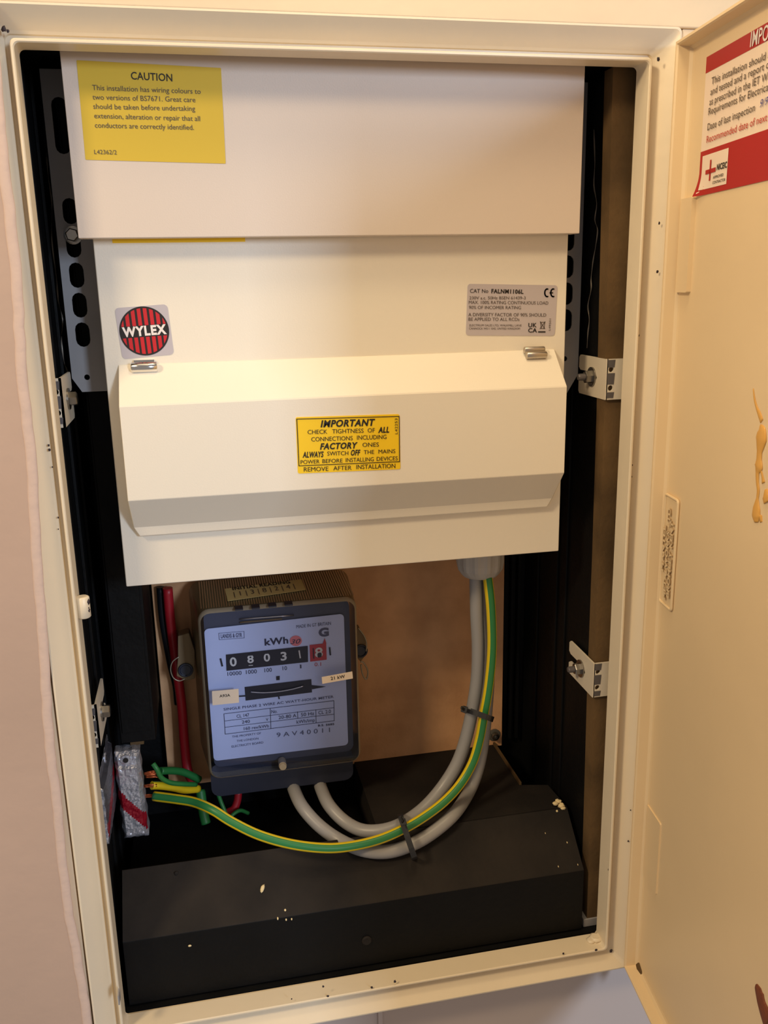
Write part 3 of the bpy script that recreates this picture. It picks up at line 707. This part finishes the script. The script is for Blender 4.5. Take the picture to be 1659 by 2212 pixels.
b = MB(); b.quad(P12b, [cm(595, 932), cm(1103, 872), cm(1108, 972), cm(603, 1035)], 'drum', r=.01)
b.quad(P12b, [cm(835, 850), cm(862, 847), cm(862, 878), cm(836, 880)], 'drum'); b.pline(P12b, [cm(553, 1003), cm(600, 1000)], 3.4, 'drum'); b.pline(P12b, [cm(855, 1005), cm(858, 1020)], 2.6, 'drum', .0006)
p3 = [P12b.at(*cm(*q), .0003) for q in ((1105, 918), (1215, 930), (1108, 950))]; b.add(p3, [(0, 1, 2)], 'drum')
b.build('disc_window', dp, 'black window over the spinning disc')
b = MB(); pts = [(640, 970), (720, 975), (800, 972), (880, 963), (960, 948), (1045, 925)]
b.tube([P12b.at(*cm(*q), .0014) for q in pts], .0006, 'chrome', n=8, sub=4, flat=(.0012, .0007)); b.build('disc', dp, 'bright edge of the metal disc')
# clear cover
tp0 = Plane((.14, .1145, .2989), (0, -.10, 1), up=(0, 1, 0))
b = MB()
def cr(x0, z0, x1, z1, r, y): return [(x, y, z) for x, z in rrect(x0, z0, x1, z1, r, 5)]
fr_ = [cr(.0790, .1446, .2085, .2962, .008, .1100), cr(.0772, .1430, .2101, .2980, .0095, .1118), cr(.0768, .1426, .2106, .2986, .010, .1145)]
bk_ = [fr_[-1], cr(.0730, .1400, .2120, .3020, .010, .145), cr(.0700, .1375, .2135, .3045, .010, .172)]
b.loft(fr_, 'rim', False, False, True); b.add(fr_[0], [tuple(range(len(fr_[0])))], 'cover'); b.loft(bk_, 'ribbed', False, False, True)
cvr = b.build('clear_cover', mt, 'clear cover with smoky ribbed sides', recalc=True)
b = MB()
for i in range(62):
    x = .0800+i*.0021; b.add([(x, .1150, .2991), (x+.0008, .1150, .2995), (x+.0008-.0010, .170, .3050), (x-.0010, .170, .3046)], [(0, 1, 2, 3)], 'ribbed')
b.build('ribs', cvr, kind='stuff')
b = MB()
for px, py in ((516, 1314), (552, 1311), (588, 1307), (623, 1304)):
    p = tp0.at(px, py); b.box(p.x-.0033, p.x+.0033, p.y-.0045, p.y+.0045, p.z-.0004, p.z+.0008, 'meterbody')
b.build('vent_notch', cvr, 'row of dark notches', kind='stuff')
p = P11.at(*cm(885, 1530)); b = MB(); b.lathe([(.0034, 0), (.0034, .010)], (p.x, .1088, p.z), (0, 1, 0), 'rim', 18); b.lathe([(.0030, -.0012), (.0030, 0)], (p.x, .1082, p.z), (0, 1, 0), 'rim', 14)
b.build('cover_screw', cvr)
# tags stuck on the cover
def mtag(pc, m, label, txt, a, c, h):
    bb = MB(); bb.quad(P11, [cm(*q) for q in pc], m, r=.02); bb.ptext(txt, cm(*a), cm(*c), P11, h/3.53, 'ink', bold=.01); bb.build('sticker', mt, label)
mtag([(345, 963), (548, 945), (552, 1050), (350, 1071)], 'tag', 'square cream sticker', 'A93A', (404, 1012), (485, 1004), 22)
mtag([(1182, 856), (1415, 813), (1420, 866), (1187, 907)], 'tag', 'narrow cream sticker', '21 kW', (1252, 880), (1360, 862), 26)
tp = Plane((.14, .1145, .2989), (0, -.10, 1), up=(0, 1, 0))
b = MB(); b.quad(tp, [cm(443, 185), cm(1028, 112), cm(1060, 192), cm(465, 278)], 'tag2', r=.03, lift=.0008)
b.ptext('INITIAL READING', cm(505, 193), cm(945, 140), tp, 0, 'ink', lift=.0014, hw=.0060, bold=.03)
b.ptext('| 1 | 3 | 8 | 2 | 4 |', cm(515, 240), cm(985, 175), tp, 0, 'inkg', lift=.0014, hw=.0085, shear=.1)
b.build('reading_label', mt, 'yellowed label on top of the cover')
# sealing ears and wires
def ear(pa, hole, sg, y=.150):
    bb = MB(); c = [Y(*cm(*q), y) for q in pa]; bb.add([(p.x, y, p.z) for p in c]+[(p.x, y+.014, p.z) for p in c], [tuple(range(len(c))), tuple(range(2*len(c)-1, len(c)-1, -1))]+[(i, (i+1) % len(c), len(c)+(i+1) % len(c), len(c)+i) for i in range(len(c))], 'brownin')
    h = Y(*cm(*hole), y); bb.lathe([(.0066, 0), (.0066, .0020), (.0050, .0022), (.0048, .0008)], (h.x, y, h.z), (0, -1, 0), 'meterbody', 20); bb.build('sealing_ear', mt, bevel=.0008)
ear([(85, 545), (170, 520), (215, 660), (215, 870), (150, 885), (75, 850), (85, 700)], (145, 800), -1)
ear([(1440, 480), (1480, 500), (1520, 580), (1520, 690), (1480, 740), (1440, 700)], (1478, 655), 1)
b = MB(); b.tube([Y(*cm(*q), .148) for q in ((95, 700), (45, 740), (30, 800), (50, 860), (95, 885), (140, 870))], .00055, 'seal', n=8, sub=5); b.build('seal_wire', mt)
b = MB(); b.tube([Y(*cm(*q), .148) for q in ((1478, 740), (1500, 745), (1532, 800), (1530, 860), (1512, 868), (1490, 820), (1482, 760))], .0007, 'seal', n=8, sub=5); b.tube([Y(*cm(*q), .146) for q in ((1460, 480), (1505, 540), (1525, 600), (1520, 660))], .0006, 'seal', n=8, sub=5); b.build('seal_wire', mt)

# ================================================================== cables
def depth(px, py, want, r):                    # keep a cable lying just in front of the sloping hood
    v = ray(px, py); y = want
    for _ in range(60):
        p = CAM_LOC+v*((y-CAM_LOC.y)/v.y); top = slope_z(y) if y < .0668 else (.0978 if p.x > .206 else .062)
        if p.z-top > r*1.15 or (y < .020): break
        y -= .001
    return y
def cable(name, pts, r, m, label, cat, group=None, mfn=None, n=14, parent=None, off=None):
    P = []
    for px, py, y in pts: y = depth(px, py, y, r*1.25); P.append(Y(px, py, y))
    b = MB(); b.tube(P, r, m, n=n, sub=6, mfn=mfn); o = b.build(name, parent)
    if not parent: tag(o, label, cat, group)
    return o, P
R1 = .0057
tail1 = [(1028, 1243, .090), (1029, 1290, .088), (1030, 1330, .088), (1033, 1397, .090), (1031, 1462, .092), (1022, 1524, .092), (1008, 1589, .092), (987, 1650, .090), (950, 1708, .086), (905, 1755, .083), (849, 1788, .080), (791, 1795, .078), (748, 1777, .082), (712, 1741, .098), (694, 1704, .122), (688, 1680, .142), (687, 1668, .150)]
cable('meter_tail', tail1, R1, 'cable', 'grey meter tail forming the inner curve below the meter', 'cable')
tail2 = [(1046, 1243, .099), (1050, 1290, .104), (1054, 1350, .108), (1056, 1430, .110), (1053, 1500, .110), (1048, 1560, .110), (1041, 1620, .108), (1030, 1668, .104), (1012, 1712, .098), (980, 1759, .090), (932, 1800, .082), (885, 1826, .072), (835, 1840, .066), (784, 1836, .066), (734, 1815, .070), (690, 1784, .082), (654, 1744, .098), (636, 1708, .122), (629, 1682, .142), (627, 1668, .150)]
cable('meter_tail', tail2, R1, 'cable', 'grey meter tail forming the outer lower curve under the meter', 'cable')
def gy(n, k0=.83):
    def f(k, i):
        a = abs(((i+.5)/n*360+180) % 360-180)
        return 'green' if a < 45 or a > 115 else 'yel'
    return f
earth = [(1053, 1243, .080), (1060, 1307, .078), (1063, 1379, .078), (1061, 1433, .078), (1054, 1495, .077), (1045, 1545, .076), (1036, 1596, .076), (1021, 1647, .074), (994, 1694, .070), (958, 1733, .062), (914, 1766, .056), (871, 1791, .050), (820, 1813, .046), (763, 1827, .044), (705, 1832, .043), (632, 1824, .046), (560, 1804, .053), (500, 1775, .062), (460, 1750, .070), (420, 1733, .084), (380, 1726, .092), (333, 1720, .101)]
_, EP = cable('earth_cable', earth, .0041, 'green', 'long green and yellow earth cable looping from gland to foil block', 'cable', mfn=gy(18), n=18)
c5 = crop(240, 1600, 4.1475)
def c5c(name, pts, r, m, label, mfn=None, cat='cable'):
    return cable(name, [(*c5(x, y), d) for x, y, d in pts], r, m, label, cat, mfn=mfn, n=14)
c5c('earth_cable', [(365, 400, .108), (450, 402, .112), (560, 418, .118), (660, 438, .124), (780, 430, .134)], .0036, 'yel', 'short yellow and green earth cable from foil block to behind meter',
    mfn=lambda k, i: 'yel' if (i < 6 or i > 11) else 'green')
c5c('green_wire', [(375, 205, .107), (410, 255, .105), (450, 330, .106), (530, 375, .109), (640, 388, .115), (760, 392, .127)], .0021, 'dgreen', 'thin green wire leaving the top of the foil block')
c5c('green_wire', [(440, 272, .135), (540, 268, .142), (640, 280, .148), (740, 322, .152), (790, 350, .154)], .0034, 'dgreen', 'thick green wire passing behind the meter corner')
c5c('green_wire', [(800, 440, .146), (815, 560, .140), (830, 660, .136), (850, 742, .133)], .0044, 'dgreen', 'thick green wire end hanging under the meter corner')
c5c('green_wire', [(950, 450, .140), (985, 550, .138), (1030, 660, .134)], .0019, 'dgreen', 'thin straight green wire below the meter')
c5c('green_wire', [(1060, 700, .132), (1100, 655, .134), (1160, 625, .138), (1230, 650, .142)], .0018, 'dgreen', 'thin curled green wire on the dark floor behind the cables')
c5c('red_wire', [(1140, 460, .150), (1130, 540, .148), (1100, 610, .146), (1040, 645, .146)], .0036, 'redc', 'short red wire hooked under the meter')
b = MB(); b.tube([Y(362, 1270, .176), Y(368, 1340, .176), Y(380, 1430, .175), Y(392, 1520, .174), Y(398, 1600, .173), Y(406, 1665, .168), Y(424, 1700, .160)], .0044, 'redc', n=14)
tag(b.build('red_cable'), 'dark red cable running down behind the left of the meter', 'cable')
b = MB(); b.tube([Y(346, 1268, .182), Y(352, 1340, .182), Y(368, 1430, .181), Y(380, 1480, .180), Y(384, 1520, .180)], .0034, 'blackc', n=14)
tag(b.build('black_cable'), 'black cable beside the red cable left of the meter', 'cable')
# cable ties
def tie(pa, pb, y0, y1, head, tail, label):
    t = thing('cable_tie', label, 'cable tie', Y(*pa, (y0+y1)/2))
    A0_, B0_ = Y(*pa, y0), Y(*pb, y0); Uv = (B0_-A0_).normalized(); dy = ray((pa[0]+pb[0])/2, (pa[1]+pb[1])/2); dy = dy/dy.y; Uv = (Uv-Uv.dot(dy)/dy.length_squared*dy).normalized(); L = (B0_-A0_).length
    loop = []; D_ = y1-y0; cc_ = (A0_+B0_)/2+dy*D_/2
    for i in range(28):
        a = 6.28318*i/28; e = .45
        loop.append(cc_+Uv*(L/2*math.copysign(abs(math.cos(a))**e, math.cos(a)))-dy*(D_/2*math.copysign(abs(math.sin(a))**e, math.sin(a))))
    V_ = Uv.cross(dy).normalized(); b = MB(); rings = []
    for i, p in enumerate(loop):
        out = (p-cc_).normalized()
        rings.append([p+V_*(.0024*sx)+out*(.0005*so) for sx, so in ((-1, -1), (1, -1), (1, 1), (-1, 1))])
    b.loft(rings, 'tie', False, False, False, True); b.build('strap', t)
    hp = Y(*head, y0-.0010); b = MB()
    c8 = [hp+Uv*(sx*.0026)+V_*(sy*.0026)+dy*(sd*.0022) for sx in (-1, 1) for sd in (-1, 1) for sy in (-1, 1)]
    b.add(c8, [(0, 1, 3, 2), (4, 6, 7, 5), (0, 4, 5, 1), (2, 3, 7, 6), (0, 2, 6, 4), (1, 5, 7, 3)], 'tie'); b.build('head', t, bevel=.0005)
    if tail:
        q0, q1 = Y(*head, y0-.003), Y(*tail, y0-.006); b = MB(); b.tube([q0, (q0+q1)/2, q1], .001, 'tie', n=6, sub=2, flat=(.0005, .0014)); b.build('tail', t)
tie((1003, 1531), (1062, 1553), .0690, .0995, (1003, 1533), (996, 1528), 'black cable tie round the upright cables near the board screw')
tie((866, 1766), (893, 1846), .0400, .076, (871, 1776), (864, 1764), 'black cable tie round the bottom of the cable loop')

# ================================================================== foil covered earth block
def foilblock(name, label, o, U, V, N, w, h, d, fm='foil'):
    t = thing(name, label, 'terminal block', o, None)
    U, V, N = Vector(U), Vector(V), Vector(N); o = Vector(o)
    def F(u, v, n): return o+U*(u*w)+V*(v*h)+N*n
    b = MB(); nu, nv = 14, 44; rnd = random.Random(3)
    def edge(u, v): return F(u+(.02*math.sin(v*33) if u in (0, 1) else 0), v+(.004*math.sin(u*19) if v in (0, 1) else 0), 0)
    hgt = {}
    for j in range(nv+1):
        for i in range(nu+1):
            u, v = i/nu, j/nv; e = min(u, 1-u, v*2.5, (1-v)*2.5); hgt[i, j] = d*(min(1, .75+e*2))+rnd.uniform(-.00025, .00025)+(-.0028 if v > .86 else 0)
    vs = [edge(i/nu, j/nv)+N*hgt[i, j] for j in range(nv+1) for i in range(nu+1)]
    for j in range(nv):
        for i in range(nu):
            u, v = (i+.5)/nu, (j+.5)/nv; band = .60-.34*u; m = 'foilred' if band-.17 < v < band+.02 else fm
            k = j*(nu+1)+i; b.add([vs[k], vs[k+1], vs[k+nu+2], vs[k+nu+1]], [(0, 1, 2, 3)], m, False)
    bor = [(i, 0) for i in range(nu)]+[(nu, j) for j in range(nv)]+[(i, nv) for i in range(nu, 0, -1)]+[(0, j) for j in range(nv, 0, -1)]
    top = [vs[j*(nu+1)+i] for i, j in bor]; bot = [edge(i/nu, j/nv)+N*0 for i, j in bor]
    nb = len(bor); b.add(top+bot, [(i, (i+1) % nb, nb+(i+1) % nb, nb+i) for i in range(nb)]+[tuple(range(nb, 2*nb))], 'foil')
    b.build('foil_wrap', t, 'crumpled silver foil with a red diagonal stripe')
    b = MB(); s = F(.46, .93, d-.0030)
    b.lathe([(.0044, 0), (.0044, .0010), (.0026, .0012)], s, N, 'foil', 18); b.lathe([(.0022, .0011), (.0022, .0018)], s, N, 'ink', 14); b.build('screw', t)
    return t
p = Y(265, 1818, .094); q = Y(322, 1818, .094); r_ = Y(262, 1630, .094)
fb = foilblock('earth_block', 'foil wrapped earth block with a red stripe feeding the earth cables', (p.x+.0010, .1120, p.z), (1, 0, 0), (-.02, 0, 1), (0, -1, 0), q.x-p.x-.001, r_.z-p.z-.001, .018)
b = MB(); b.box(p.x+.004, q.x-.004, .1125, .1230, p.z+.003, .186, 'black'); b.build('backing_bar', fb)
b = MB()
for k, (x, y) in enumerate(((350, 300), (365, 325), (375, 290), (350, 410), (345, 500))):
    a = Y(*c5(x-10, y), .1070); 
    for j in range(3): b.tube([a+Vector((-.004, 0, j*.0008)), a+Vector((.001, -.001, j*.0012)), a+Vector((.0065, random.uniform(-.001, .001), random.uniform(-.002, .002)))], .0005, 'copper', n=6, sub=3)
b.build('copper_strands', fb, 'bare copper strands', kind='stuff')
p = Xa(222, 1640, -.0030); q = Xa(232, 1825, -.0030)
foilblock('foil_plate', 'second foil wrapped plate half hidden by the left frame edge', (-.0034, .108, q.z+.004), (0, -1, 0), (0, 0, 1), (1, 0, 0), .072, p.z-q.z-.004, .0035, 'foil_shaded')

# ================================================================== debris
def on_hood(px, py):
    v = ray(px, py)
    y = .0262
    for _ in range(400):
        p = CAM_LOC+v*((y-CAM_LOC.y)/v.y)
        if p.z <= slope_z(y): return p
        y += .0002
    return p
nrm = Vector((0, -.68, .73))
def flake(px, py, r, sq, m, label, front=False, group=None, rot=0):
    p = Y(px, py, .0262)+Vector((0, -.0006, 0)) if front else on_hood(px, py)+nrm*(r*.25)
    b = MB(); c = p; rings = []; n = 9
    Uv = Vector((math.cos(rot), 0, math.sin(rot))); Nv = Vector((0, -1, 0)) if front else nrm; Uv = (Uv-Uv.dot(Nv)*Nv).normalized(); Vv = Nv.cross(Uv)
    for a in (.5, 1.2, 1.9, 2.6): rings.append([c+(Uv*math.cos(6.283*q/n)*sq[0]+Vv*math.sin(6.283*q/n)*sq[1])*math.sin(a)*r*random.uniform(.8, 1.15)+Nv*math.cos(a)*r*.28 for q in range(n)])
    b.loft(rings, m); o = b.build('paint_flake'); tag(o, label, 'paint flake', group)
flake(567, 1920, .0034, (.5, 1.1), 'plaster', 'white paint flake lying alone in the middle of the hood', rot=-.6)
flake(616, 1966, .0010, (1, 1), 'plaster', 'tiny cream speck just above the hood fold', rot=0)
for i, (px, py) in enumerate(((600, 1988), (618, 1990), (630, 1989))):
    flake(px, py-4, .0011, (.6, 1.2), 'plaster', ('left', 'middle', 'right')[i]+'most of three tiny cream specks in a row along the hood fold' if i != 1 else 'middle of three tiny cream specks in a row along the hood fold')
flake(381, 1886, .0022, (1, .8), 'tray', 'dull brown flake at the left end of the hood')
flake(410, 2042, .0014, (1, .7), 'plaster', 'small speck on the upright front of the hood', front=True)
flake(1203, 1752, .0011, (1, 1), 'plaster', 'tiny white speck left of the plaster crumb')
pc_ = thing('plaster_crumb', 'cream lump of plaster on the right corner of the hood', 'plaster', on_hood(1210, 1742))
b = MB()
for px, py, r in ((1199, 1736, .0026), (1207, 1732, .0024), (1212, 1741, .0030), (1216, 1746, .0024), (1203, 1729, .0016)):
    p = on_hood(px, py); jblob(b, p+nrm*r*.3, r, 'plaster', (1.1, .8, .7), j=.2)
b.build('crumb', pc_)
for px, py, r, l in ((1225, 1820, .0008, 'pale dust speck nearest below the plaster crumb'), (1248, 1868, .0007, 'pale dust speck at the right hand edge of the hood'), (1206, 1872, .0007, 'lowest pale dust speck near the hood fold on the right'), (1178, 1800, .0006, 'pale dust speck well left of the others by the right corner')):
    flake(px, py, r, (.6, 1.2), 'plaster', l)
